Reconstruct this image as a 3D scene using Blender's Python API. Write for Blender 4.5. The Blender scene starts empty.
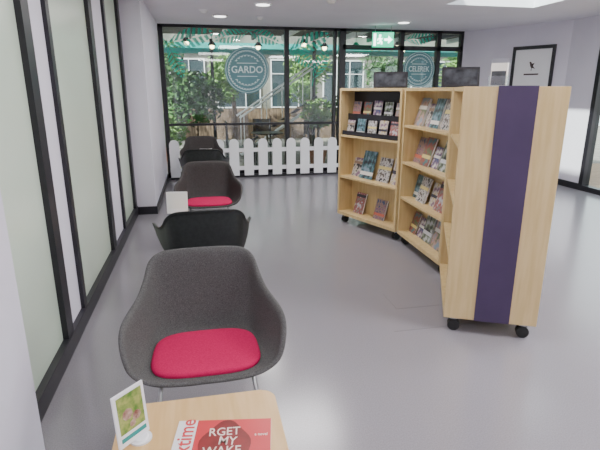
import bpy, bmesh, math, random
from mathutils import Vector, Matrix
random.seed(7)
scene = bpy.context.scene
COL = scene.collection
R = math.radians

# ------------------------------------------------------------ materials
def new_mat(name):
    m = bpy.data.materials.new(name); m.use_nodes = True
    nt = m.node_tree
    return m, nt, nt.nodes['Principled BSDF']

def mat(name, col, rough=0.6, metal=0.0, col2=None, nscale=8.0, detail=4.0, stretch=(1,1,1), bump=0.0,
        emit=None, estr=0.0, spec=0.5, lo=0.35, hi=0.65):
    m, nt, b = new_mat(name)
    b.inputs['Base Color'].default_value = (*col, 1)
    b.inputs['Roughness'].default_value = rough
    b.inputs['Metallic'].default_value = metal
    b.inputs['Specular IOR Level'].default_value = spec
    if col2 is not None or bump > 0:
        tc = nt.nodes.new('ShaderNodeTexCoord'); mp = nt.nodes.new('ShaderNodeMapping')
        mp.inputs['Scale'].default_value = stretch
        n = nt.nodes.new('ShaderNodeTexNoise'); n.inputs['Scale'].default_value = nscale; n.inputs['Detail'].default_value = detail
        nt.links.new(tc.outputs['Object'], mp.inputs[0]); nt.links.new(mp.outputs[0], n.inputs['Vector'])
        if col2 is not None:
            r = nt.nodes.new('ShaderNodeValToRGB')
            r.color_ramp.elements[0].position = lo; r.color_ramp.elements[1].position = hi
            r.color_ramp.elements[0].color = (*col, 1); r.color_ramp.elements[1].color = (*col2, 1)
            nt.links.new(n.outputs['Fac'], r.inputs[0]); nt.links.new(r.outputs[0], b.inputs['Base Color'])
        if bump > 0:
            bp = nt.nodes.new('ShaderNodeBump'); bp.inputs['Strength'].default_value = bump; bp.inputs['Distance'].default_value = 0.004
            nt.links.new(n.outputs['Fac'], bp.inputs['Height']); nt.links.new(bp.outputs[0], b.inputs['Normal'])
    if emit:
        b.inputs['Emission Color'].default_value = (*emit, 1); b.inputs['Emission Strength'].default_value = estr
    return m

def see_through(m, amount):
    """blend a finished material with plain transparency (translucent vinyl on glass)"""
    nt = m.node_tree; out = nt.nodes['Material Output']; b = nt.nodes['Principled BSDF']
    t = nt.nodes.new('ShaderNodeBsdfTransparent'); mx = nt.nodes.new('ShaderNodeMixShader'); mx.inputs[0].default_value = amount
    nt.links.new(b.outputs[0], mx.inputs[1]); nt.links.new(t.outputs[0], mx.inputs[2]); nt.links.new(mx.outputs[0], out.inputs[0])
    return m

def glass_mat(name, tint=(0.85,0.92,0.9), refl=0.08):
    m, nt, b = new_mat(name)
    out = nt.nodes['Material Output']; nt.nodes.remove(b)
    t = nt.nodes.new('ShaderNodeBsdfTransparent'); t.inputs[0].default_value = (*tint, 1)
    g = nt.nodes.new('ShaderNodeBsdfGlossy'); g.inputs['Roughness'].default_value = 0.03
    mx = nt.nodes.new('ShaderNodeMixShader'); mx.inputs[0].default_value = refl
    nt.links.new(t.outputs[0], mx.inputs[1]); nt.links.new(g.outputs[0], mx.inputs[2]); nt.links.new(mx.outputs[0], out.inputs[0])
    return m

def cover_mat(name, a, b_, c, title, sc, band):
    """printed cover: picture blobs of three colours with a title band, in generated coordinates"""
    m, nt, p = new_mat(name)
    p.inputs['Roughness'].default_value = 0.35
    tc = nt.nodes.new('ShaderNodeTexCoord')
    n = nt.nodes.new('ShaderNodeTexNoise'); n.inputs['Scale'].default_value = sc; n.inputs['Detail'].default_value = 3
    nt.links.new(tc.outputs['Generated'], n.inputs['Vector'])
    r = nt.nodes.new('ShaderNodeValToRGB')
    e = r.color_ramp.elements; e[0].color = (*a, 1); e[0].position = 0.40; e[1].color = (*b_, 1); e[1].position = 0.5
    x = e.new(0.62); x.color = (*c, 1)
    nt.links.new(n.outputs['Fac'], r.inputs[0])
    sp = nt.nodes.new('ShaderNodeSeparateXYZ'); nt.links.new(tc.outputs['Generated'], sp.inputs[0])
    r2 = nt.nodes.new('ShaderNodeValToRGB'); r2.color_ramp.interpolation = 'CONSTANT'
    e = r2.color_ramp.elements; e[0].color = (0,0,0,1); e[1].color = (1,1,1,1); e[0].position = 0; e[1].position = band
    y = e.new(min(0.98, band+0.13)); y.color = (0,0,0,1)
    nt.links.new(sp.outputs['Z'], r2.inputs[0])
    mx = nt.nodes.new('ShaderNodeMix'); mx.data_type = 'RGBA'
    nt.links.new(r2.outputs[0], mx.inputs['Factor']); nt.links.new(r.outputs[0], mx.inputs[6]); mx.inputs[7].default_value = (*title, 1)
    nt.links.new(mx.outputs[2], p.inputs['Base Color'])
    return m

M = {}
M['wall'] = mat('painted_wall', (0.72,0.69,0.79), 0.7, col2=(0.75,0.72,0.82), nscale=2, bump=0.02)
M['ceil'] = mat('ceiling_paint', (0.80,0.78,0.85), 0.8, col2=(0.83,0.81,0.88), nscale=2)
M['floor'] = mat('vinyl_floor', (0.235,0.222,0.246), 0.20, col2=(0.283,0.268,0.296), nscale=160, detail=3, bump=0.02, spec=0.7)
M['black'] = mat('black_frame', (0.012,0.011,0.016), 0.4, col2=(0.018,0.016,0.022), nscale=5)
M['frost'] = mat('frosted_glazing', (0.58,0.68,0.56), 0.28, col2=(0.65,0.74,0.63), nscale=0.8, spec=0.5)
M['glass'] = glass_mat('clear_glass', (0.86,0.92,0.90), 0.07)
M['acryl'] = glass_mat('clear_acrylic', (0.93,0.95,0.95), 0.1)
M['felt'] = mat('grey_felt', (0.056,0.056,0.055), 0.95, col2=(0.142,0.140,0.136), nscale=240, detail=6, bump=0.2, spec=0.2, lo=0.3, hi=0.75)
M['felt2'] = mat('charcoal_felt', (0.034,0.031,0.031), 0.95, col2=(0.085,0.080,0.078), nscale=240, detail=6, bump=0.2, spec=0.2)
M['blacksh'] = mat('black_plastic_shell', (0.008,0.010,0.010), 0.5, col2=(0.016,0.019,0.018), nscale=40)
M['red'] = mat('crimson_fabric', (0.46,0.007,0.075), 0.9, col2=(0.56,0.012,0.100), nscale=200, bump=0.2, spec=0.2)
M['wood'] = mat('birch_veneer', (0.60,0.43,0.195), 0.42, col2=(0.68,0.51,0.255), nscale=6, stretch=(6,6,0.5), detail=5)
M['woodtop'] = mat('beech_tabletop', (0.66,0.42,0.17), 0.35, col2=(0.73,0.49,0.23), nscale=5, stretch=(8,0.6,6), detail=5)
M['purple'] = mat('purple_laminate', (0.050,0.029,0.080), 0.45, col2=(0.060,0.036,0.094), nscale=4)
M['white'] = mat('white_gloss_paint', (0.83,0.83,0.86), 0.4, col2=(0.87,0.87,0.9), nscale=4)
M['fence'] = mat('white_fence_paint', (0.92,0.92,0.95), 0.5, col2=(0.95,0.95,0.97), nscale=4)
M['metal'] = mat('steel_rod', (0.35,0.35,0.36), 0.3, metal=0.9, col2=(0.4,0.4,0.4), nscale=20)
M['rubber'] = mat('black_rubber', (0.01,0.01,0.01), 0.6, col2=(0.02,0.02,0.02), nscale=20)
M['seam'] = mat('vinyl_seam', (0.13,0.125,0.14), 0.5, col2=(0.16,0.155,0.17), nscale=20)
M['teal'] = see_through(mat('teal_vinyl', (0.10,0.25,0.29), 0.5, col2=(0.12,0.29,0.33), nscale=3), 0.22)
M['paleink'] = mat('pale_vinyl_lettering', (0.66,0.82,0.82), 0.5, col2=(0.70,0.84,0.84), nscale=3)
M['leafvinyl'] = see_through(mat('green_leaf_vinyl', (0.01,0.40,0.27), 0.5, col2=(0.03,0.52,0.38), nscale=2), 0.15)
M['exit'] = mat('exit_green', (0.0,0.45,0.28), 0.4, col2=(0.0,0.5,0.3), nscale=3, emit=(0.02,0.85,0.42), estr=1.3)
M['exitw'] = mat('exit_white', (0.85,0.95,0.9), 0.4, col2=(0.9,0.95,0.92), nscale=3, emit=(0.9,1,0.95), estr=5.0)
M['paper'] = mat('white_paper', (0.8,0.8,0.8), 0.6, col2=(0.84,0.84,0.84), nscale=4)
M['lamp'] = mat('lamp_diffuser', (0.9,0.9,0.9), 0.5, col2=(0.95,0.95,0.95), nscale=3, emit=(1,0.98,0.97), estr=4)
M['warm'] = mat('warm_lamp_glow', (0.9,0.7,0.4), 0.5, col2=(0.95,0.75,0.45), nscale=3, emit=(1,0.8,0.5), estr=14)
M['magred'] = mat('magazine_red', (0.62,0.045,0.055), 0.3, col2=(0.68,0.06,0.065), nscale=3)
M['magdark'] = mat('magazine_dark_red', (0.16,0.020,0.018), 0.3, col2=(0.30,0.03,0.03), nscale=12)
M['cream'] = mat('cream_ink', (0.84,0.70,0.60), 0.4, col2=(0.88,0.75,0.66), nscale=6)
M['ink'] = mat('dark_ink', (0.05,0.03,0.03), 0.5, col2=(0.07,0.04,0.04), nscale=6)
M['photo'] = mat('garden_photo_print', (0.08,0.22,0.03), 0.3, col2=(0.38,0.42,0.12), nscale=40)
M['photob'] = mat('brown_photo_print', (0.20,0.07,0.05), 0.3, col2=(0.55,0.40,0.33), nscale=45)
M['photod'] = mat('dark_notice_print', (0.015,0.017,0.022), 0.25, col2=(0.09,0.10,0.12), nscale=10)
M['brick'] = mat('timber_cladding', (0.07,0.045,0.03), 0.9, col2=(0.19,0.13,0.09), nscale=6, stretch=(5,5,0.6))
M['render'] = mat('weathered_rendered_wall', (0.13,0.13,0.115), 0.9, col2=(0.24,0.23,0.20), nscale=2)
M['paving'] = mat('grey_paving', (0.17,0.155,0.14), 0.85, col2=(0.26,0.24,0.215), nscale=3)
M['deck'] = mat('timber_deck', (0.22,0.14,0.09), 0.8, col2=(0.34,0.23,0.15), nscale=4, stretch=(0.5,8,1))
M['leaf'] = mat('green_foliage', (0.012,0.055,0.012), 0.6, col2=(0.06,0.16,0.035), nscale=3)
M['leafb'] = mat('bright_foliage', (0.04,0.13,0.02), 0.6, col2=(0.17,0.30,0.07), nscale=3)
M['bark'] = mat('tree_bark', (0.07,0.045,0.03), 0.9, col2=(0.13,0.09,0.06), nscale=8, stretch=(4,4,0.6))
M['darkglass'] = mat('dark_window_glass', (0.02,0.035,0.04), 0.1, col2=(0.05,0.07,0.08), nscale=1)
M['terra'] = mat('terracotta', (0.30,0.11,0.05), 0.8, col2=(0.36,0.14,0.07), nscale=5)
M['tealpaint'] = mat('teal_painted_timber', (0.02,0.24,0.22), 0.6, col2=(0.03,0.32,0.30), nscale=3)
M['canopy'] = mat('dark_canopy_boarding', (0.06,0.055,0.05), 0.8, col2=(0.10,0.09,0.08), nscale=3)

# ------------------------------------------------------------ helpers
def finish(name, bm, m, parent=None, loc=(0,0,0), rot=(0,0,0), smooth=False, **tags):
    me = bpy.data.meshes.new(name)
    bmesh.ops.recalc_face_normals(bm, faces=bm.faces[:])
    bm.to_mesh(me); bm.free()
    return wrap(name, me, m, parent, loc, rot, smooth, **tags)

def wrap(name, me, m, parent=None, loc=(0,0,0), rot=(0,0,0), smooth=False, **tags):
    if m is not None and len(me.materials) == 0:
        for mm in (m if isinstance(m, (list, tuple)) else [m]): me.materials.append(mm)
    if smooth:
        for p in me.polygons: p.use_smooth = True
    o = bpy.data.objects.new(name, me); COL.objects.link(o)
    o.location = loc; o.rotation_euler = rot
    if parent: o.parent = parent
    for k, v in tags.items(): o[k] = v
    return o

def empty(name, loc, rotz=0.0, **tags):
    o = bpy.data.objects.new(name, None); COL.objects.link(o)
    o.empty_display_size = 0.1; o.location = loc; o.rotation_euler = (0,0,rotz)
    for k, v in tags.items(): o[k] = v
    return o

def add_box(bm, x0,x1,y0,y1,z0,z1, bev=0.0, seg=2, mi=0):
    r = bmesh.ops.create_cube(bm, size=1.0)
    vs = r['verts']
    bmesh.ops.scale(bm, vec=(x1-x0, y1-y0, z1-z0), verts=vs)
    bmesh.ops.translate(bm, vec=((x0+x1)/2, (y0+y1)/2, (z0+z1)/2), verts=vs)
    fs = set(f for v in vs for f in v.link_faces)
    for f in fs: f.material_index = mi
    if bev > 0:
        es = list(set(e for v in vs for e in v.link_edges))
        bmesh.ops.bevel(bm, geom=es, offset=bev, segments=seg, affect='EDGES', profile=0.5)

def box(name, x0,x1,y0,y1,z0,z1, m, parent=None, bev=0.0, loc=(0,0,0), rot=(0,0,0), seg=2, **tags):
    bm = bmesh.new(); add_box(bm, x0,x1,y0,y1,z0,z1, bev, seg)
    return finish(name, bm, m, parent, loc, rot, **tags)

def sweep(bm, pts, r, seg=8, closed=False):
    pts = [Vector(p) for p in pts]; n = len(pts); rings = []
    up = Vector((0.0123, 0.031, 1)).normalized(); prev = None
    for i, p in enumerate(pts):
        if closed: t = (pts[(i+1) % n] - pts[i-1]).normalized()
        elif i == 0: t = (pts[1]-pts[0]).normalized()
        elif i == n-1: t = (pts[-1]-pts[-2]).normalized()
        else: t = (pts[i+1]-pts[i-1]).normalized()
        if prev is None:
            a = t.cross(up)
            if a.length < 0.05: a = t.cross(Vector((1,0,0)))
        else:
            a = prev - t*prev.dot(t)
        a.normalize(); prev = a; b = t.cross(a)
        rr = r[i] if isinstance(r, (list, tuple)) else r
        rings.append([bm.verts.new(p + a*math.cos(2*math.pi*k/seg)*rr + b*math.sin(2*math.pi*k/seg)*rr) for k in range(seg)])
    m = n if closed else n-1
    for i in range(m):
        A, B = rings[i], rings[(i+1) % n]
        for k in range(seg):
            bm.faces.new((A[k], A[(k+1)%seg], B[(k+1)%seg], B[k]))
    if not closed:
        bm.faces.new(rings[0][::-1]); bm.faces.new(rings[-1])

def tube(name, pts, r, m, parent=None, seg=8, closed=False, loc=(0,0,0), rot=(0,0,0), **tags):
    bm = bmesh.new(); sweep(bm, pts, r, seg, closed)
    return finish(name, bm, m, parent, loc, rot, smooth=True, **tags)

def add_cyl(bm, c, r, h, axis='z', seg=24, r2=None, bev=0):
    res = bmesh.ops.create_cone(bm, cap_ends=True, segments=seg, radius1=r, radius2=r if r2 is None else r2, depth=h)
    vs = res['verts']
    if axis == 'x': bmesh.ops.rotate(bm, verts=vs, cent=(0,0,0), matrix=Matrix.Rotation(math.pi/2,3,'Y'))
    if axis == 'y': bmesh.ops.rotate(bm, verts=vs, cent=(0,0,0), matrix=Matrix.Rotation(math.pi/2,3,'X'))
    bmesh.ops.translate(bm, vec=c, verts=vs)

def text(name, body, size, m, parent=None, loc=(0,0,0), rot=(0,0,0), ext=0.0008, align='CENTER', sx=1.0, off=0.012, **tags):
    cu = bpy.data.curves.new(name, 'FONT'); cu.body = body; cu.size = size; cu.extrude = ext
    cu.align_x = align; cu.align_y = 'CENTER'; cu.resolution_u = 3; cu.offset = size*off
    t = bpy.data.objects.new('tmp', cu); COL.objects.link(t)
    bpy.context.view_layer.update()
    dg = bpy.context.evaluated_depsgraph_get()
    me = bpy.data.meshes.new_from_object(t.evaluated_get(dg))
    bpy.data.objects.remove(t)
    me.materials.clear()
    for v in me.vertices: v.co.x *= sx
    return wrap(name, me, m, parent, loc, rot, **tags)

def poly_prism(bm, pts, z0, z1):
    a = [bm.verts.new((p[0], p[1], z0)) for p in pts]; b = [bm.verts.new((p[0], p[1], z1)) for p in pts]
    bm.faces.new(a[::-1]); bm.faces.new(b); n = len(pts)
    for i in range(n): bm.faces.new((a[i], a[(i+1)%n], b[(i+1)%n], b[i]))

def rrect(x0,x1,y0,y1,r,n=8):
    out = []
    for cx, cy, a0 in ((x1-r,y1-r,0),(x0+r,y1-r,90),(x0+r,y0+r,180),(x1-r,y0+r,270)):
        for k in range(n+1):
            a = R(a0+90*k/n); out.append((cx+r*math.cos(a), cy+r*math.sin(a)))
    return out

# ------------------------------------------------------------ room shell
S = dict(kind='structure')
CH = 2.63
GW = 9.05
box('floor', -1.1, 6.2, -3.1, 9.15, -0.12, 0, M['floor'], **S)
RX0, RX1, RY0, RY1 = 3.25, 4.55, 4.55, 6.3
bm = bmesh.new()
add_box(bm, -1.1, RX0, -3.1, 9.15, CH, CH+0.15); add_box(bm, RX1, 6.2, -3.1, 9.15, CH, CH+0.15)
add_box(bm, RX0, RX1, -3.1, RY0, CH, CH+0.15); add_box(bm, RX0, RX1, RY1, 9.15, CH, CH+0.15)
finish('ceiling', bm, M['ceil'], **S)
bm = bmesh.new()
add_box(bm, RX0-0.05, RX0, RY0-0.05, RY1+0.05, CH+0.15, CH+0.3); add_box(bm, RX1, RX1+0.05, RY0-0.05, RY1+0.05, CH+0.15, CH+0.3)
add_box(bm, RX0, RX1, RY0-0.05, RY0, CH+0.15, CH+0.3); add_box(bm, RX0, RX1, RY1, RY1+0.05, CH+0.15, CH+0.3)
finish('trim_80', bm, M['white'], **S)
box('window_80', RX0, RX1, RY0, RY1, CH+0.25, CH+0.258, M['glass'], **S)
box('wall_back', -1.1, 6.2, -3.2, -3.1, 0, CH, M['wall'], **S)
box('wall_left', -1.06, -0.90, -3.1, 8.95, 0, CH, M['wall'], **S)
box('trim_1', -0.90, -0.75, -3.1, 1.98, 0, CH, M['wall'], **S)
box('wall_left_pier', -0.90, -0.60, 6.32, 8.95, 0, CH, M['wall'], **S)
def strip(n, y0, y1, mt, x1=-0.86): box('trim_%d' % n, -0.90, x1, y0, y1, 0, CH, mt, **S)
strip(2, 2.94, 3.26, M['wall']); strip(3, 4.67, 5.26, M['wall'])
strip(4, 2.82, 2.94, M['black'], -0.835); strip(5, 3.26, 3.33, M['black'], -0.835)
strip(6, 4.53, 4.67, M['black'], -0.835); strip(7, 5.26, 5.34, M['black'], -0.835)
strip(8, 6.20, 6.32, M['black'], -0.835)
strip(9, 1.98, 2.03, M['black'], -0.835)
for i, (a, b) in enumerate([(2.03,2.82),(3.33,4.53),(5.34,6.20)]):
    box('window_%d' % (i+1), -0.90, -0.868, a, b, 0.1, CH, M['frost'], **S)
box('baseboard_left', -0.868, -0.825, 1.98, 6.32, 0, 0.11, M['black'], bev=0.004, **S)
box('baseboard_pier', -0.90, -0.585, 6.30, 6.32, 0, 0.1, M['black'], **S)
box('baseboard_pier_side', -0.60, -0.585, 6.32, 8.95, 0, 0.1, M['black'], **S)

def wpost(n, x, wd=0.07, z0=0, z1=CH): box('trim_%d' % n, x-wd/2, x+wd/2, GW-0.05, GW+0.05, z0, z1, M['black'], **S)
posts = [-0.56, 1.62, 2.66, 3.82, 4.57, 5.06]
for i, x in enumerate(posts): wpost(20+i, x, 0.12 if i in (2,) else 0.08)
wpost(31, 2.52, 0.05)
box('trim_32', -0.60, 5.1, GW-0.05, GW+0.05, CH-0.05, CH, M['black'], **S)
box('trim_33', 2.66, 5.06, GW-0.05, GW+0.05, 2.27, 2.35, M['black'], **S)
box('trim_34', -0.60, 5.1, GW-0.05, GW+0.05, 0, 0.10, M['black'], **S)
box('trim_35', -0.56, 2.66, GW-0.04, GW+0.04, 0.93, 0.97, M['black'], **S)
for i in range(len(posts)-1):
    box('window_%d' % (10+i), posts[i]+0.02, posts[i+1]-0.02, GW-0.008, GW+0.008, 0.05, CH-0.03, M['glass'], **S)

A = Vector((5.05, 9.05, 0)); B = Vector((5.95, 7.2, 0)); L = (B-A).length
ang = math.atan2(B.y-A.y, B.x-A.x)
box('wall_right_angled', 0, L, 0, 0.12, 0, CH, M['wall'], loc=A, rot=(0,0,ang), **S)
box('baseboard_right_angled', 0, L*0.53, -0.015, 0, 0, 0.1, M['black'], loc=A, rot=(0,0,ang), **S)
bm = bmesh.new()
d0, d1, dt = L*0.535, L*0.895, 2.28
add_box(bm, d0, d0+0.05, -0.03, 0, 0, dt); add_box(bm, d1-0.05, d1, -0.03, 0, 0, dt); add_box(bm, d0+0.05, d1-0.05, -0.03, 0, dt-0.055, dt)
finish('trim_40', bm, M['black'], loc=A, rot=(0,0,ang), **S)
door = box('door_1', d0+0.055, d1-0.055, -0.02, -0.001, 0.01, dt-0.06, M['white'], loc=A, rot=(0,0,ang), **S)
dc = (d0+d1)/2
bm = bmesh.new()
for pts in ([(-0.05,0.06),(-0.035,0.075),(-0.015,0.06),(0.02,0.0),(0.06,-0.05),(0.015,-0.035),(-0.01,-0.03),(-0.03,0.0),(-0.04,0.04)],
            [(-0.005,-0.03),(0.005,-0.03),(0.0,-0.08),(-0.01,-0.08)],[(-0.03,0.03),(0.045,0.05),(0.02,0.0)]):
    vs = [bm.verts.new((dc+p[0], -0.0215, 1.95+p[1])) for p in pts]; bm.faces.new(vs)
finish('door_emblem', bm, M['ink'], door)
box('emblem_underline', dc-0.13, dc+0.13, -0.022, -0.02, 1.80, 1.825, M['ink'], door)
tube('door_handle', [(d1-0.10,-0.02,1.0),(d1-0.10,-0.07,1.0),(d1-0.10,-0.07,1.15),(d1-0.10,-0.02,1.15)], 0.01, M['metal'], door)
WY = 6.56
box('wall_right', 5.95, 6.07, WY, 7.2, 0, CH, M['wall'], **S)
box('wall_right_lintel', 5.95, 6.07, -3.1, WY, 2.35, CH, M['wall'], **S)
box('baseboard_right', 5.935, 5.95, WY, 7.2, 0, 0.1, M['black'], **S)
ys = (WY-0.04, 5.3, 3.9, 2.5, 1.1, -0.3, -1.7, -3.06)
for k, y in enumerate(ys):
    box('trim_%d' % (50+k), 5.93, 6.06, y-0.04, y+0.04, 0, 2.35, M['black'], **S)
for i in range(7):
    box('window_%d' % (20+i), 5.99, 6.0, ys[i+1]+0.04, ys[i]-0.04, 0.08, 2.28, M['glass'], **S)
box('trim_60', 5.94, 6.06, -3.1, WY, 2.28, 2.35, M['black'], **S)
box('trim_61', 5.94, 6.06, -3.1, WY, 0.0, 0.08, M['black'], **S)
bm = bmesh.new()
for (x0,x1,y0,y1) in [(1.35,1.95,3.02,3.024),(1.2,1.9,2.7,2.704),(1.35,1.354,3.02,3.3)]:
    add_box(bm, x0,x1,y0,y1, 0.0, 0.0008)
finish('trim_70', bm, M['seam'], **S)

# ------------------------------------------------------------ ceiling fittings
def fill_panel(x0,x1,y0,y1, power, label):  # unseen ceiling panels, added to light the room from above
    e = empty('ceiling_fill_panel', ((x0+x1)/2, (y0+y1)/2, CH), label=label, category='ceiling light', group='added ceiling light panels')
    hx, hy = (x1-x0)/2, (y1-y0)/2
    bm = bmesh.new()
    add_box(bm,-hx-0.03,hx+0.03,-hy-0.03,-hy,-0.03,0); add_box(bm,-hx-0.03,hx+0.03,hy,hy+0.03,-0.03,0)
    add_box(bm,-hx-0.03,-hx,-hy,hy,-0.03,0); add_box(bm,hx,hx+0.03,-hy,hy,-0.03,0)
    finish('frame', bm, M['white'], e)
    box('diffuser', -hx,hx,-hy,hy,-0.015,-0.002, M['lamp'], e)
    ld = bpy.data.lights.new('panel_fill_lamp', 'AREA'); ld.shape = 'RECTANGLE'; ld.size = 2*hx; ld.size_y = 2*hy; ld.energy = power
    ld.color = (1.0, 0.97, 0.98)
    lo = bpy.data.objects.new('panel_fill_lamp', ld); COL.objects.link(lo); lo.parent = e; lo.location = (0,0,-0.035)
for (x0,x1,y0,y1,p) in [(0.1,1.0,2.2,3.1,22),(2.4,3.3,1.2,2.1,60),(0.1,1.0,-1.0,-0.1,42),(4.0,4.9,-1.2,-0.3,60),(0.6,1.5,4.6,5.5,40),(4.3,5.2,2.4,3.3,120)]:
    fill_panel(x0,x1,y0,y1,p,'white square fill light panel added in the unseen ceiling')
def dome(x, y, r=0.06):
    e = empty('smoke_detector', (x,y,CH), label='small round white smoke detector on the ceiling', category='smoke detector', group='ceiling detectors')
    bm = bmesh.new(); add_cyl(bm, (0,0,-0.008), r*1.1, 0.016); finish('base', bm, M['white'], e, smooth=False)
    bm = bmesh.new(); add_cyl(bm, (0,0,-0.028), r*0.6, 0.026, r2=r*0.9); finish('sensor_head', bm, M['paper'], e)
dome(0.15, 7.4); dome(1.7, 6.3); dome(1.0, 7.9, 0.05)
def downlight(x, y, pw):
    e = empty('ceiling_downlight', (x,y,CH), label='round white recessed downlight in the ceiling', category='ceiling light', group='downlights')
    bm = bmesh.new(); add_cyl(bm, (0,0,-0.006), 0.12, 0.012, seg=32); finish('trim_ring', bm, M['white'], e)
    bm = bmesh.new(); add_cyl(bm, (0,0,-0.014), 0.09, 0.006, seg=32); finish('diffuser', bm, M['lamp'], e)
    ld = bpy.data.lights.new('downlight_fill_lamp', 'AREA'); ld.shape = 'DISK'; ld.size = 0.18; ld.energy = pw; ld.color = (1,0.97,0.93)  # area lamp added in each downlight to brighten the fence front
    lo = bpy.data.objects.new('downlight_fill_lamp', ld); COL.objects.link(lo); lo.parent = e; lo.location = (0,0,-0.02)
downlight(0.90, 6.75, 14); downlight(3.4, 8.0, 6); downlight(0.4, 7.9, 8)

# ------------------------------------------------------------ exit sign
ex = empty('exit_sign', (3.24, 8.5, 2.40), R(-8), label='green illuminated emergency exit sign with running figure hanging from the ceiling', category='exit sign')
box('sign_panel', -0.19,0.19,-0.012,0.012,-0.125,0.125, M['exit'], ex, bev=0.004)
bm = bmesh.new()
sweep(bm, [(-0.06,-0.014,0.02),(-0.045,-0.014,-0.02)], 0.020, 6)
sweep(bm, [(-0.045,-0.014,-0.02),(-0.02,-0.014,-0.045),(-0.03,-0.014,-0.08)], 0.014, 6)
sweep(bm, [(-0.045,-0.014,-0.02),(-0.07,-0.014,-0.055),(-0.10,-0.014,-0.06)], 0.014, 6)
sweep(bm, [(-0.06,-0.014,0.03),(-0.025,-0.014,0.01),(-0.01,-0.014,0.02)], 0.011, 6)
sweep(bm, [(-0.06,-0.014,0.03),(-0.09,-0.014,0.01),(-0.10,-0.014,-0.02)], 0.011, 6)
add_cyl(bm, (-0.055,-0.014,0.065), 0.022, 0.006, 'y', 16)
finish('running_figure', bm, M['exitw'], ex)
box('doorway_symbol', -0.168,-0.125,-0.015,-0.011,-0.10,0.10, M['exitw'], ex)
bm = bmesh.new()
vs = [bm.verts.new(p) for p in [(0.02,-0.0145,-0.020),(0.02,-0.0145,0.020),(0.09,-0.0145,0.020),(0.09,-0.0145,0.065),(0.165,-0.0145,0),(0.09,-0.0145,-0.065),(0.09,-0.0145,-0.020)]]
bm.faces.new(vs); finish('arrow_symbol', bm, M['exitw'], ex)
for sx in (-0.14, 0.14): tube('hanging_rod', [(sx,0,0.12),(sx,0,0.23)], 0.004, M['metal'], ex)

# ------------------------------------------------------------ round vinyl signs on glass
def round_sign(x, z, r, word, label):
    e = empty('round_window_sign', (x, GW-0.012, z), label=label, category='sign', group='round window signs')
    bm = bmesh.new(); add_cyl(bm, (0,0,0), r, 0.006, 'y', 64); finish('disc', bm, M['teal'], e)
    bm = bmesh.new()
    n = 64
    sweep(bm, [(r*0.95*math.cos(2*math.pi*i/n), -0.004, r*0.95*math.sin(2*math.pi*i/n)) for i in range(n)], 0.004, 6, True)
    for ringr, cnt, lim in ((0.82,40,0.0),(0.63,26,0.5)):
        for i in range(cnt):
            a = 2*math.pi*i/cnt
            if abs(math.sin(a)) < lim: continue
            for s in (-1, 1):
                rr = r*ringr; c = Vector((rr*math.cos(a), -0.005, rr*math.sin(a)))
                b = a + s*0.9; d = Vector((math.cos(b),0,math.sin(b)))*r*0.08; nn = Vector((-math.sin(b),0,math.cos(b)))*r*0.020
                c = c + Vector((-math.sin(a),0,math.cos(a)))*s*r*0.02
                vs = [bm.verts.new(c-d), bm.verts.new(c+nn), bm.verts.new(c+d), bm.verts.new(c-nn)]; bm.faces.new(vs)
    finish('leaf_wreath', bm, M['paleink'], e)
    text('sign_lettering', word, r*0.42, M['paleink'], e, loc=(0,-0.006,r*0.02), rot=(R(90),0,0), sx=0.95 if len(word) < 6 else 0.78)
    for z0 in (-0.27, 0.29):
        box('rule_line', -r*0.45,r*0.45,-0.006,-0.004,r*z0,r*(z0+0.03), M['paleink'], e)
round_sign(0.90, 1.89, 0.40, 'GARDO', 'round teal window sign with leaf wreath reading GARDO')
round_sign(4.20, 1.93, 0.33, 'CELEREK', 'round teal window sign with leaf wreath stuck on glazing')

# leaf decals: filled lobes either side of a clear midrib
def leaf_mesh(l, w):
    bm = bmesh.new(); n = 8
    def prof(t): return w/2*max(0.0, math.sin(math.pi*min(1,max(0,t))))**0.75
    for s in (-1, 1):
        for i in range(n):
            t0, t1 = (i+0.10)/n, (i+0.70)/n
            x0, x1 = -l/2+l*t0, -l/2+l*t1
            g = s*0.012; k = 0.16
            pts = [(x0,0,g),(x1,0,g),(-l/2+l*min(0.99,t1+k*(1-t1)),0,s*max(0.013,prof(min(0.99,t1+k*(1-t1))))),(-l/2+l*min(0.97,t0+k*(1-t0)),0,s*max(0.013,prof(min(0.97,t0+k*(1-t0)))))]
            bm.faces.new([bm.verts.new(p) for p in pts])
    bm.faces.new([bm.verts.new(p) for p in [(-l/2-0.14,0,-0.05),(-l/2-0.14,0,-0.03),(-l/2,0,0.008),(-l/2,0,-0.008)]])
    me = bpy.data.meshes.new('leaf_decal'); bm.to_mesh(me); bm.free(); me.materials.append(M['leafvinyl']); return me
LM = [leaf_mesh(0.82,0.32), leaf_mesh(0.58,0.24)]
for i,(x,z,a,k) in enumerate([(-0.05,2.42,-14,0),(0.62,2.46,168,1),(1.22,2.46,20,1),(2.05,2.38,-22,0),(2.26,2.02,-62,1),(-0.33,2.02,68,1),(1.90,2.12,35,1),(4.20,2.50,-8,1)]):
    wrap('leaf_decal', LM[k], None, None, (x, GW-0.010, z), (0, R(a), 0),
         label='bold green leaf decal stuck on window glass', category='window decal', group='leaf decals along the glazing')

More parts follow.
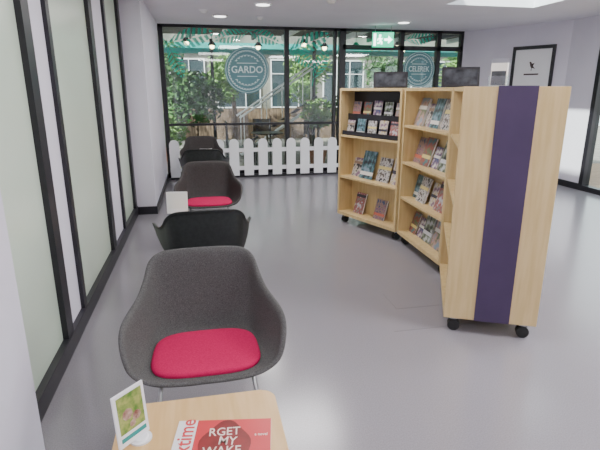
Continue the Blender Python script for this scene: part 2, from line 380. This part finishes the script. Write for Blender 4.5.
# ------------------------------------------------------------ picket fence
fe = empty('picket_fence', (-0.5, 8.80, 0), label='low white wooden picket fence in front of the glazing', category='fence')
for i in range(13):
    pts = [(-0.085,0.04),(0.085,0.04),(0.085,0.62)] + [(0.085*math.cos(R(a)),0.62+0.085*math.sin(R(a))) for a in (20,45,70,90,110,135,160)] + [(-0.085,0.62)]
    bm = bmesh.new(); poly_prism(bm, pts, -0.012, 0.012)
    bmesh.ops.rotate(bm, verts=bm.verts[:], cent=(0,0,0), matrix=Matrix.Rotation(math.pi/2,3,'X'))
    finish('picket', bm, M['fence'], fe, loc=(0.05+i*0.262, -0.014, 0))
for z in (0.17, 0.50): box('rail', -0.04, 3.28, 0.0, 0.022, z-0.035, z+0.035, M['fence'], fe)
box('base_rail', -0.04, 3.28, 0.0, 0.05, 0.0, 0.06, M['black'], fe)

# ------------------------------------------------------------ tub chairs
RIM = [(0,.300,.800),(.12,.298,.799),(.195,.287,.790),(.238,.258,.758),(.258,.208,.698),(.280,.125,.648),(.306,.03,.626),(.327,-.06,.610),(.334,-.125,.582),(.322,-.185,.528),(.290,-.228,.468),(.21,-.252,.430),(.10,-.260,.420),(0,-.260,.420)]
RIM2 = [(0,.285,.800),(.13,.280,.798),(.205,.262,.785),(.245,.222,.745),(.268,.170,.690),(.296,.10,.655),(.322,.01,.648),(.338,-.08,.642),(.340,-.135,.612),(.322,-.180,.540),(.285,-.222,.470),(.21,-.248,.430),(.10,-.256,.420),(0,-.256,.420)]
def catmull(P_, n):
    out = []
    P2 = [Vector((-P_[1][0],P_[1][1],P_[1][2]))]+[Vector(p) for p in P_]+[Vector((-P_[-2][0],P_[-2][1],P_[-2][2]))]
    segs = len(P_)-1
    for i in range(n+1):
        t = i/n*segs; k = min(int(t), segs-1); f = t-k
        a,b,c,d = P2[k],P2[k+1],P2[k+2],P2[k+3]
        out.append(0.5*((2*b)+(c-a)*f+(2*a-5*b+4*c-d)*f*f+(3*b-a-3*c+d)*f**3))
    return out
def shell_mesh(m, RM):
    bm = bmesh.new(); half = catmull(RM, 36)
    rim = half + [Vector((-p.x,p.y,p.z)) for p in half[1:-1]][::-1]
    N = len(rim); zs = 0.412; rings = []
    hw, hd, p = 0.245, 0.222, 3.2
    base = []
    for q in rim:
        a = math.atan2(q.x*1.0, q.y*0.85)
        s, c = math.sin(a), math.cos(a)
        rb = 1/((abs(s)/hw)**p+(abs(c)/hd)**p)**(1/p)
        base.append(Vector((s*rb, c*rb-0.015, zs)))
    for t in (0.3,0.6,0.85,1.0):
        rings.append([bm.verts.new((b.x*t, b.y*t, zs-0.010*(1-t*t))) for b in base])
    for j in range(1, 11):
        q = j/10; e = 1-(1-q)**1.8; h = q**1.3
        rings.append([bm.verts.new((b.x+(r.x-b.x)*e, b.y+(r.y-b.y)*e, b.z+(r.z-b.z)*h)) for b, r in zip(base, rim)])
    rings.append([bm.verts.new((r.x*1.03, r.y*1.03, r.z-0.005)) for r in rim])
    cv = bm.verts.new((0,0,zs-0.010))
    for i in range(N): bm.faces.new((cv, rings[0][i], rings[0][(i+1)%N]))
    for A_, B_ in zip(rings, rings[1:]):
        for i in range(N): bm.faces.new((A_[i], B_[i], B_[(i+1)%N], A_[(i+1)%N]))
    me = bpy.data.meshes.new('shell'); bm.to_mesh(me); bm.free(); me.materials.append(m)
    for p_ in me.polygons: p_.use_smooth = True
    return me
def cushion_mesh():
    bm = bmesh.new(); N = 64; prof = [(0.5,0.032),(0.85,0.032),(0.95,0.029),(0.985,0.024),(1.0,0.017),(0.99,0.008),(0.965,0.0),(0.5,0.0)]; rings = []
    for s_, z in prof:
        ring = []
        for i in range(N):
            ph = 2*math.pi*i/N; s, c = math.sin(ph), math.cos(ph)
            k = 0.93+0.07*(1-c)/2
            r = s_/((abs(s)/(0.240*k))**3.6+(abs(c)/0.186)**3.6)**(1/3.6)
            ring.append(bm.verts.new((s*r, c*r-0.042, z)))
        rings.append(ring)
    for A_, B_ in zip(rings, rings[1:]):
        for i in range(N): bm.faces.new((A_[i], A_[(i+1)%N], B_[(i+1)%N], B_[i]))
    bm.faces.new(rings[0][::-1]); bm.faces.new(rings[-1])
    bmesh.ops.recalc_face_normals(bm, faces=bm.faces[:])
    me = bpy.data.meshes.new('seat_cushion'); bm.to_mesh(me); bm.free(); me.materials.append(M['red'])
    for p in me.polygons: p.use_smooth = True
    return me
SH = {'felt': shell_mesh(M['felt'], RIM), 'felt2': shell_mesh(M['felt2'], RIM), 'blacksh': shell_mesh(M['blacksh'], RIM2)}
CU = cushion_mesh()
def rod_mesh(pts, r, m):
    bm = bmesh.new(); sweep(bm, pts, r, 8); me = bpy.data.meshes.new('leg'); bm.to_mesh(me); bm.free(); me.materials.append(m)
    for p in me.polygons: p.use_smooth = True
    return me
LEGM = rod_mesh([(0,0,0.398),(0.035,0.03,0.20),(0.065,0.055,0.006)], 0.008, M['metal'])
def chair(x, y, faceaway, key, label, rz=0.0):
    e = empty('tub_chair', (x,y,0), (math.pi if faceaway else 0)+rz, label=label, category='chair', group='row of tub chairs')
    sh = wrap('shell', SH[key], None, e)
    so = sh.modifiers.new('thickness','SOLIDIFY'); so.thickness = 0.016; so.offset = -1
    ss = sh.modifiers.new('smooth','SUBSURF'); ss.levels = 1; ss.render_levels = 1
    wrap('seat_cushion', CU, None, e, (0,0,0.418))
    for sx, sy in ((1,1),(-1,1),(1,-1),(-1,-1)):
        l = wrap('leg', LEGM, None, e, (sx*0.185, sy*0.165, 0)); l.scale = (sx, sy, 1)
    return e
chair(-0.022, 1.985, False, 'felt', 'grey felt tub chair with red seat cushion beside a beech table')
chair(-0.005, 3.34, True, 'blacksh', 'black tub chair turned back to back with a grey one', R(3))
chair(0.06, 5.0, False, 'felt2', 'charcoal tub chair with red seat cushion facing a low table')
chair(0.04, 6.72, True, 'blacksh', 'black tub chair turned with its back out near the picket fence', R(-3))
chair(0.02, 8.02, False, 'felt2', 'charcoal tub chair standing in front of the picket fence')

# ------------------------------------------------------------ low tables
def table(x, y, label):
    e = empty('low_table', (x,y,0), label=label, category='table', group='low beech tables')
    bm = bmesh.new(); poly_prism(bm, rrect(-0.275,0.275,-0.275,0.275,0.05), 0.425, 0.45)
    es = [ed for ed in bm.edges if abs(ed.verts[0].co.z-ed.verts[1].co.z) < 1e-5]
    bmesh.ops.bevel(bm, geom=es, offset=0.003, segments=2, affect='EDGES')
    finish('tabletop', bm, M['woodtop'], e)
    for sx in (-1,1):
        for sy in (-1,1):
            tube('leg', [(sx*0.20,sy*0.20,0.425),(sx*0.235,sy*0.235,0.0)], [0.018,0.012], M['woodtop'], e, seg=12)
    return e
table(-0.052, 1.315, 'beech low table with rounded corners holding a magazine')
table(0.0, 4.16, 'beech low table between two facing tub chairs')
table(0.03, 7.37, 'beech low table between two facing tub chairs near the fence')

def sign_holder(x, y, z, rz, w, h, pic, label):
    e = empty('tabletop_sign', (x,y,z), rz, label=label, category='sign holder', group='tabletop sign holders')
    bm = bmesh.new(); add_cyl(bm, (0.02,-0.005,0.003), 0.036, 0.006, seg=32); add_cyl(bm, (0.02,-0.005,0.008), 0.026, 0.005, seg=32, r2=0.022); finish('base', bm, M['white'], e)
    fr = box('sign_frame', -w/2,w/2,-0.004,0.004,0.0,h, M['white'], e, bev=0.002, loc=(0,0.0,0.008), rot=(R(-4),0,0))
    box('sign_picture', -w/2+0.012,w/2-0.012,-0.0052,-0.004,0.045,h-0.012, pic, fr)
    if pic is M['photo']:
        bm = bmesh.new()
        for (cx,cz,s) in ((-0.015,0.105,0.020),(0.018,0.085,0.017),(0.0,0.065,0.012)): add_cyl(bm, (cx,-0.0056,cz), s, 0.0008, 'y', 7)
        finish('picture_detail', bm, M['photob'], fr)
        box('caption_strip', -w/2+0.012,w/2-0.012,-0.0055,-0.004,0.018,0.032, M['tealpaint'], fr)
    return e
sign_holder(-0.260, 1.392, 0.45, R(47), 0.12, 0.185, M['photo'], 'white framed tabletop sign with a green garden picture')
sign_holder(-0.235, 4.42, 0.45, R(-6), 0.19, 0.20, M['paper'], 'small white card in a clear stand on a low table')
sign_holder(0.08, 7.5, 0.45, R(-8), 0.19, 0.23, M['paper'], 'white card in a stand on the far low table')

# magazine
mg = empty('magazine', (0.003, 1.218, 0.4505), R(-9), label='red magazine with cream hand lettering lying on the low table', category='magazine')
mg.scale = (1.16, 1.16, 1)
box('pages', -0.135,0.130,-0.14,0.185,0,0.005, M['paper'], mg)
box('cover', -0.138,0.133,-0.143,0.188,0.005,0.006, M['paper'], mg)
box('red_cover_panel', -0.082,0.1325,-0.1425,0.1875,0.006,0.0065, M['magred'], mg)
bm = bmesh.new()
pts = [(0.005+0.070*math.cos(a)*(1+0.08*math.sin(5*a)), 0.065+0.115*math.sin(a)*(1+0.05*math.cos(4*a))) for a in [2*math.pi*i/40 for i in range(40)]]
poly_prism(bm, pts, 0.0065, 0.0068); finish('cover_artwork', bm, M['magdark'], mg)
for i,(wd,sz,xx) in enumerate((('RGET',0.046,0.0),('MY',0.046,0.012),('WAKE',0.046,0.0))):
    text('title_lettering', wd, sz, M['cream'], mg, loc=(xx, 0.134-0.038*i, 0.0072), rot=(0,0,R((3,-4,2)[i])), ext=0.0002, off=0.008, sx=0.80)
text('masthead_lettering', 'xtime', 0.062, M['magred'], mg, loc=(-0.108, 0.122, 0.0066), rot=(0,0,R(90)), ext=0.0002)
text('small_lettering', 'a novel', 0.016, M['cream'], mg, loc=(0.105, 0.12, 0.0072), ext=0.0002, sx=0.8)

# ------------------------------------------------------------ bookcases
UH = 1.57; UD = 0.568; UL = 0.99; Z0 = 0.10; YB = 0.20
def bookcase(p0, p1, shelves, label):
    d = Vector((p1[0]-p0[0], p1[1]-p0[1])); a = math.atan2(d.y, d.x)
    e = empty('mobile_bookcase', (p0[0], p0[1], 0), a, label=label, category='bookcase', group='mobile bookcases')
    for x0 in (0.0, UL-0.028):
        box('end_panel', x0, x0+0.028, 0, UD, Z0, UH, M['wood'], e, bev=0.002)
    for x0 in (-0.006, UL):
        box('accent_panel', x0, x0+0.006, UD*0.335, UD*0.71, Z0, UH+0.004, M['purple'], e)
    box('top_panel', 0.028, UL-0.028, 0.0, UD, UH-0.028, UH, M['wood'], e)
    box('base_panel', 0.028, UL-0.028, 0.0, UD, Z0, Z0+0.035, M['wood'], e)
    for y in (YB, UD-YB-0.015): box('back_panel', 0.028, UL-0.028, y, y+0.015, Z0+0.035, UH-0.028, M['wood'], e)
    for z in shelves:
        for y0, y1 in ((0.004, YB),(UD-YB, UD-0.004)):
            box('shelf', 0.028, UL-0.028, y0, y1, z-0.022, z, M['wood'], e, bev=0.001)
    for cx in (0.07, UL-0.05):
        for cy in (0.07, UD-0.07):
            c = empty('caster', (cx,cy,0)); c.parent = e
            bm = bmesh.new(); add_cyl(bm,(-0.015,0,0.039),0.039,0.020,'x'); add_cyl(bm,(0.015,0,0.039),0.039,0.020,'x'); add_cyl(bm,(0,0,0.039),0.01,0.054,'x',12)
            finish('wheel', bm, M['rubber'], c)
            bm = bmesh.new(); add_box(bm,-0.03,0.03,-0.03,0.03,Z0-0.012,Z0); add_box(bm,-0.004,0.004,-0.02,0.02,0.04,Z0-0.01); add_cyl(bm,(0,0,0.082),0.02,0.014)
            finish('bracket', bm, M['metal'], c)
    return Matrix.Translation((p0[0],p0[1],0)) @ Matrix.Rotation(a,4,'Z')
P = [(1.60,5.49),(1.98,4.54),(1.95,3.54),(1.50,2.61)]
MF = bookcase(P[0], P[1], [0.57, 1.05], 'birch mobile bookcase on casters with black display trays and magazines')
MM = bookcase(P[1], P[2], [0.50, 0.86, 1.22], 'birch mobile bookcase on casters filled with face-out paperbacks')
MN = bookcase(P[2], P[3], [0.50, 0.86, 1.22], 'birch mobile bookcase with purple stripe down its end panel')

pal = [(0.34,0.06,0.05),(0.05,0.08,0.18),(0.62,0.58,0.50),(0.07,0.18,0.20),(0.50,0.36,0.14),(0.03,0.03,0.04),(0.22,0.12,0.20),(0.14,0.19,0.11),(0.36,0.24,0.17),(0.50,0.52,0.55),(0.22,0.30,0.38),(0.48,0.30,0.26),(0.10,0.08,0.07),(0.65,0.62,0.60),(0.25,0.22,0.20)]
CM = []
for i in range(24):
    a, b_, c = random.sample(pal, 3)
    CM.append(cover_mat('book_cover_%d' % i, a, b_, c, random.choice([(0.75,0.72,0.66),(0.55,0.14,0.09),(0.7,0.58,0.22),(0.6,0.6,0.64),(0.04,0.04,0.06),(0.3,0.2,0.15)]), random.uniform(2.5,6), random.uniform(0.08,0.8)))
bi = 0
def book(mtx, x, y, z, w, h, t, tilt, yaw, group, kind='paperback'):
    global bi
    bm = bmesh.new()
    add_box(bm, -w/2, w/2, 0.0, 0.0015, 0, h)
    add_box(bm, -w/2, w/2, t-0.0015, t, 0, h)
    add_box(bm, -w/2, -w/2+0.002, 0.0015, t-0.0015, 0, h)
    add_box(bm, -w/2+0.002, w/2-0.004, 0.0015, t-0.0015, 0.003, h-0.003, mi=1)
    lab = {'paperback':'face-out paperback with printed cover leaning on a bookcase shelf','magazine':'face-out magazine leaning on a bookcase shelf','leaflet':'small booklet with printed cover in a black display tray'}[kind]
    o = finish(kind if kind != 'leaflet' else 'booklet', bm, [CM[(bi*7+bi//5) % len(CM)], M['paper']], label=lab, category='magazine' if kind=='magazine' else 'book', group=group)
    bi += 1
    o.matrix_world = mtx @ Matrix.Translation((x,y,z)) @ Matrix.Rotation(R(yaw),4,'Z') @ Matrix.Rotation(R(-tilt),4,'X')
def lean_y(h, t, tilt): return YB - h*math.sin(R(tilt)) - t*math.cos(R(tilt)) - 0.004
tr = empty('display_tray', (0,0,0), label='black tiered display tray on the upper shelf of a bookcase', category='display tray')
tr.matrix_world = MF
bm = bmesh.new(); add_box(bm, 0.035, UL-0.035, 0.03, YB-0.002, 1.0505, 1.058); add_box(bm, 0.035, UL-0.035, YB-0.008, YB-0.002, 1.058, 1.535)
finish('tray_body', bm, M['black'], tr)
box('tray_step', 0.035, UL-0.035, 0.11, YB-0.008, 1.058, 1.26, M['black'], tr)
box('front_lip', 0.035, UL-0.035, 0.022, 0.03, 1.0505, 1.10, M['black'], tr)
box('step_lip', 0.035, UL-0.035, 0.104, 0.11, 1.058, 1.29, M['black'], tr)
for i in range(5):
    book(MF, 0.15+i*0.175+random.uniform(-.012,.012), 0.045, 1.059, random.uniform(0.12,0.145), random.uniform(0.15,0.185), 0.012, 8, 0, 'booklets in the lower tray', 'leaflet')
for i in range(5):
    book(MF, 0.15+i*0.175+random.uniform(-.012,.012), 0.125, 1.261, random.uniform(0.12,0.145), random.uniform(0.16,0.22), 0.012, 8, 0, 'booklets in the upper tray', 'leaflet')
for x, h, w in ((0.17,0.22,0.15),(0.37,0.32,0.21),(0.63,0.27,0.20),(0.86,0.30,0.19)):
    book(MF, x, lean_y(h,0.006,16), 0.571, w, h, 0.006, 16, random.uniform(-2,2), 'magazines on the middle shelf', 'magazine')
for x, h, w in ((0.25,0.25,0.16),(0.60,0.23,0.17)):
    book(MF, x, lean_y(h,0.022,16), Z0+0.036, w, h, 0.022, 16, 0, 'paperbacks on the bottom shelf')
for mtx, nm in ((MM,'middle bookcase'),(MN,'end bookcase')):
    for si, z in enumerate((Z0+0.035,0.50,0.86,1.22)):
        x = 0.05
        while True:
            h = random.uniform(0.19,0.275); w = h*random.uniform(0.62,0.72); t = random.uniform(0.012,0.03)
            if x + w > UL-0.04: break
            if not (si == 0 and random.random() < 0.2):
                tl = random.uniform(13,18)
                book(mtx, x+w/2, lean_y(h,t,tl)-random.uniform(0,0.015), z+0.001, w, h, t, tl, 0, 'paperbacks on shelf %s of the %s' % (('one','two','three','four')[si], nm))
            x += w + random.uniform(0.008,0.04)

def framed(x, y, z, rz, w, h, pic, label, name='picture_frame', cat='picture frame'):
    e = empty(name, (x,y,z), rz, label=label, category=cat)
    body = box('frame', -w/2,w/2,-0.007,0.007,0,h, M['black'], e, bev=0.003, loc=(0,-0.02,0.003), rot=(R(-16),0,0))
    box('picture', -w/2+0.02,w/2-0.02,-0.0085,-0.007,0.02,h-0.02, pic, body)
    box('stand_leg', -0.03,0.03,0,0.004,0,h*0.85, M['black'], e, loc=(0,0.085,0.002), rot=(R(26),0,0))
framed(1.97, 4.90, UH, R(-20), 0.35, 0.165, M['photod'], 'black framed dark notice propped on top of the tray bookcase')
framed(2.13, 3.78, UH, R(-22), 0.30, 0.165, M['photod'], 'black framed dark notice propped on top of a bookcase')
lh = empty('leaflet_holder', (1.95, 2.97, UH), R(-50), label='clear acrylic leaflet holder with dark leaflets on top of a bookcase', category='leaflet holder')
bm = bmesh.new()
add_box(bm,-0.06,0.06,-0.03,0.04,0,0.004); add_box(bm,-0.06,0.06,0.014,0.017,0.004,0.18); add_box(bm,-0.06,0.06,-0.03,-0.027,0.004,0.07)
add_box(bm,-0.06,-0.057,-0.027,0.014,0.004,0.07); add_box(bm,0.057,0.06,-0.027,0.014,0.004,0.07)
finish('holder_body', bm, M['acryl'], lh)
lf = box('leaflet', -0.052,0.052,-0.012,0.008,0.005,0.150, M['paper'], lh)
box('leaflet_print', -0.046,0.046,-0.0135,-0.012,0.01,0.10, M['photod'], lf)

# ------------------------------------------------------------ outside
G = -0.03
box('floor_outside_paving', -14, 18, 9.15, 30, G-0.1, G, M['paving'], **S)
box('floor_outside_terrace', 6.2, 30, -8, 9.15, G-0.1, G, M['deck'], **S)
cp = empty('added_shade_canopy', (2.0, 9.25, G), label='dark boarded canopy with rafters, added to shade the courtyard', category='canopy')  # canopy added to cut the light over the courtyard
box('roof_boarding', -4.5, 5.5, 0, 3.6, 2.90, 2.96, M['canopy'], cp)
for i in range(14): box('rafter', -4.4+i*0.76, -4.34+i*0.76, 0, 3.6, 2.79, 2.90, M['black'] if i%2 else M['white'], cp)
for x in (-4.3,-1.6,1.0,3.4,5.3): box('canopy_post', x-0.04,x+0.04,3.45,3.53,0,2.79, M['black'], cp)
box('canopy_beam', -4.5,5.5,3.46,3.54,2.45,2.57, M['tealpaint'], cp)
for i,(x,y) in enumerate(((-0.15,9.9),(0.35,10.6),(1.3,10.6),(2.1,9.8),(2.7,10.5),(3.3,10.2),(4.1,9.9),(4.6,10.8))):
    e = empty('pendant_lamp', (x,y,2.74), label='small warm pendant lamp hanging under the added canopy', category='lamp', group='courtyard pendant lamps')
    tube('cord', [(0,0,0.02),(0,0,-0.22)], 0.006, M['black'], e)
    bm = bmesh.new(); add_cyl(bm,(0,0,-0.27),0.09,0.08,r2=0.03); finish('lamp_shade', bm, M['black'], e)
    bm = bmesh.new(); bmesh.ops.create_icosphere(bm, subdivisions=2, radius=0.05); bmesh.ops.translate(bm, vec=(0,0,-0.33), verts=bm.verts[:]); finish('bulb', bm, M['warm'], e, smooth=True)
bd = empty('timber_building', (-1.0, 16.2, G), label='timber clad building with wide white framed windows across the courtyard', category='building')
box('facade', -12, 12, 0, 0.3, 0, 5.6, M['render'], bd)
box('timber_cladding', -12, 12, -0.04, 0, 0, 1.0, M['brick'], bd)
for i in range(12):
    x = -10.6+i*1.75
    wn = box('window', x, x+1.35, -0.03, -0.005, 1.05, 2.5, M['darkglass'], bd)
    bm = bmesh.new()
    for a,b,c,d in ((x-0.03,x,1.02,2.53),(x+1.35,x+1.38,1.02,2.53),(x+0.43,x+0.45,1.05,2.5),(x+0.88,x+0.90,1.05,2.5)): add_box(bm,a,b,-0.06,-0.0,c,d)
    for c,d in ((1.02,1.05),(2.5,2.53),(2.08,2.10)): add_box(bm,x,x+1.35,-0.06,-0.0,c,d)
    finish('window_frame', bm, M['white'], wn)
box('fascia', -12, 12, -0.14, 0, 2.75, 3.0, M['tealpaint'], bd)
st = empty('stair_flight', (0.95, 11.6, G), label='outdoor stair flight with pale handrail', category='stairs')
for i in range(8): box('step', i*0.26, i*0.26+0.28, 0, 1.0, i*0.17+0.10, i*0.17+0.15, M['deck'], st)
for y in (0.02, 0.98):
    tube('handrail', [(0,y,0.95),(2.1,y,2.30)], 0.024, M['white'], st)
    tube('stringer', [(0,y,0.08),(2.1,y,1.42)], 0.04, M['white'] if y < 0.5 else M['black'], st)
    for i in (0,2,4,6): tube('baluster', [(i*0.27+0.1,y,i*0.17+0.1),(i*0.27+0.1,y,1.0+i*0.173)], 0.012, M['white'], st)

def foliage(bm, c, r, n, s):
    for _ in range(n):
        v = Vector((random.gauss(0,1),random.gauss(0,1),random.gauss(0,1))).normalized()*r*(random.random()**0.4)
        v.z *= 0.85; p = Vector(c)+v
        a = Vector((random.gauss(0,1),random.gauss(0,1),random.gauss(0,1))).normalized(); b = a.orthogonal().normalized()
        l = s*random.uniform(0.7,1.3)
        bm.faces.new([bm.verts.new(p-a*l), bm.verts.new(p+b*l*0.45), bm.verts.new(p+a*l), bm.verts.new(p-b*l*0.45)])
def tree(x, y, h, r, m, seed):
    random.seed(seed)
    e = empty('garden_tree', (x,y,G), label='leafy green tree in the courtyard', category='tree', group='courtyard trees')
    tube('trunk', [(0,0,0),(0.05,0.03,h*0.35),(-0.04,0,h*0.7)], [0.09,0.07,0.04], M['bark'], e)
    bm = bmesh.new()
    for i in range(6):
        foliage(bm, (random.uniform(-r*.5,r*.5), random.uniform(-r*.5,r*.5), h*0.7+random.uniform(-r*.5,r*.7)), r*0.55, 300, 0.075)
    finish('foliage', bm, m, e)
tree(-3.0, 14.4, 3.0, 1.0, M['leafb'], 1); tree(3.3, 14.4, 2.8, 0.9, M['leafb'], 3)
tree(5.7, 14.3, 3.0, 1.0, M['leaf'], 4); tree(1.0, 14.4, 2.6, 0.75, M['leafb'], 8); tree(8.4, 14.3, 3.0, 1.0, M['leafb'], 21); tree(-0.95, 14.5, 2.8, 0.85, M['leaf'], 22)
tree(10.5, 5.0, 3.5, 1.5, M['leaf'], 9)
def shrub(x, y, r, m, seed, hh=0.32):
    random.seed(seed)
    e = empty('potted_shrub', (x,y,G), label='bushy green shrub in a terracotta pot on the paving', category='potted plant', group='potted shrubs')
    bm = bmesh.new(); add_cyl(bm,(0,0,0.16),0.15,0.32,r2=0.21); finish('pot', bm, M['terra'], e)
    if hh > 0.5: tube('stem', [(0,0,0.3),(0.02,0,hh+0.3)], 0.03, M['bark'], e)
    bm = bmesh.new(); foliage(bm,(0,0,hh+r*0.75),r,int(2400*r*r)+150,0.065); finish('foliage', bm, m, e)
shrub(-0.05,10.05,0.62,M['leaf'],11,0.95); shrub(-0.75,11.5,0.5,M['leafb'],12); shrub(5.1,9.8,0.45,M['leaf'],14,0.9); shrub(2.55,10.4,0.38,M['leafb'],18,0.8)
shrub(3.45,11.15,0.42,M['leaf'],25,0.9)
def bistro_table(x, y):
    e = empty('bistro_table', (x,y,G), label='round dark metal bistro table on the courtyard paving', category='table', group='bistro tables')
    bm = bmesh.new(); add_cyl(bm,(0,0,0.74),0.33,0.025,seg=40); finish('tabletop', bm, M['black'], e)
    tube('pedestal', [(0,0,0.02),(0,0,0.73)], 0.025, M['metal'], e)
    bm = bmesh.new(); add_cyl(bm,(0,0,0.012),0.22,0.024,seg=32); finish('foot', bm, M['metal'], e)
def bistro_chair(x, y, rz):
    e = empty('bistro_chair', (x,y,G), R(rz), label='dark metal and timber bistro chair in the courtyard', category='chair', group='bistro chairs')
    box('seat', -0.2,0.2,-0.2,0.2,0.44,0.465, M['black'], e, bev=0.006)
    box('backrest', -0.2,0.2,0.19,0.21,0.70,0.98, M['black'], e, bev=0.006)
    for sx in (-0.18,0.18):
        tube('leg', [(sx,-0.18,0),(sx,-0.17,0.44)], 0.016, M['black'], e)
        tube('leg', [(sx,0.21,0),(sx,0.19,0.44),(sx,0.2,0.98)], 0.016, M['black'], e)
for x, y in ((1.35,9.85),(3.7,9.9),(4.7,12.0)):
    bistro_table(x,y)
    bistro_chair(x-0.62,y,90); bistro_chair(x+0.62,y,-90); bistro_chair(x,y+0.62,0)

# ------------------------------------------------------------ light
w = bpy.data.worlds.new('sky'); scene.world = w; w.use_nodes = True
nt = w.node_tree; bg = nt.nodes['Background']
bg.inputs[0].default_value = (0.90,0.94,1.0,1); bg.inputs[1].default_value = 3.8
sd = bpy.data.lights.new('sun','SUN'); sd.energy = 18.0; sd.angle = R(1.5); sd.color = (1,0.96,0.90)
so = bpy.data.objects.new('sun', sd); COL.objects.link(so); so.location = (0,0,10)
so.rotation_euler = Vector((2.05,1.5,-2.03)).to_track_quat('-Z','Y').to_euler()

# ------------------------------------------------------------ camera
cd = bpy.data.cameras.new('camera'); cd.sensor_width = 36; cd.lens = 28.8; cd.clip_start = 0.05
co = bpy.data.objects.new('camera', cd); COL.objects.link(co)
co.location = (0,0,1.55); co.rotation_euler = (R(90-15.7), 0, R(-11.67))
scene.camera = co
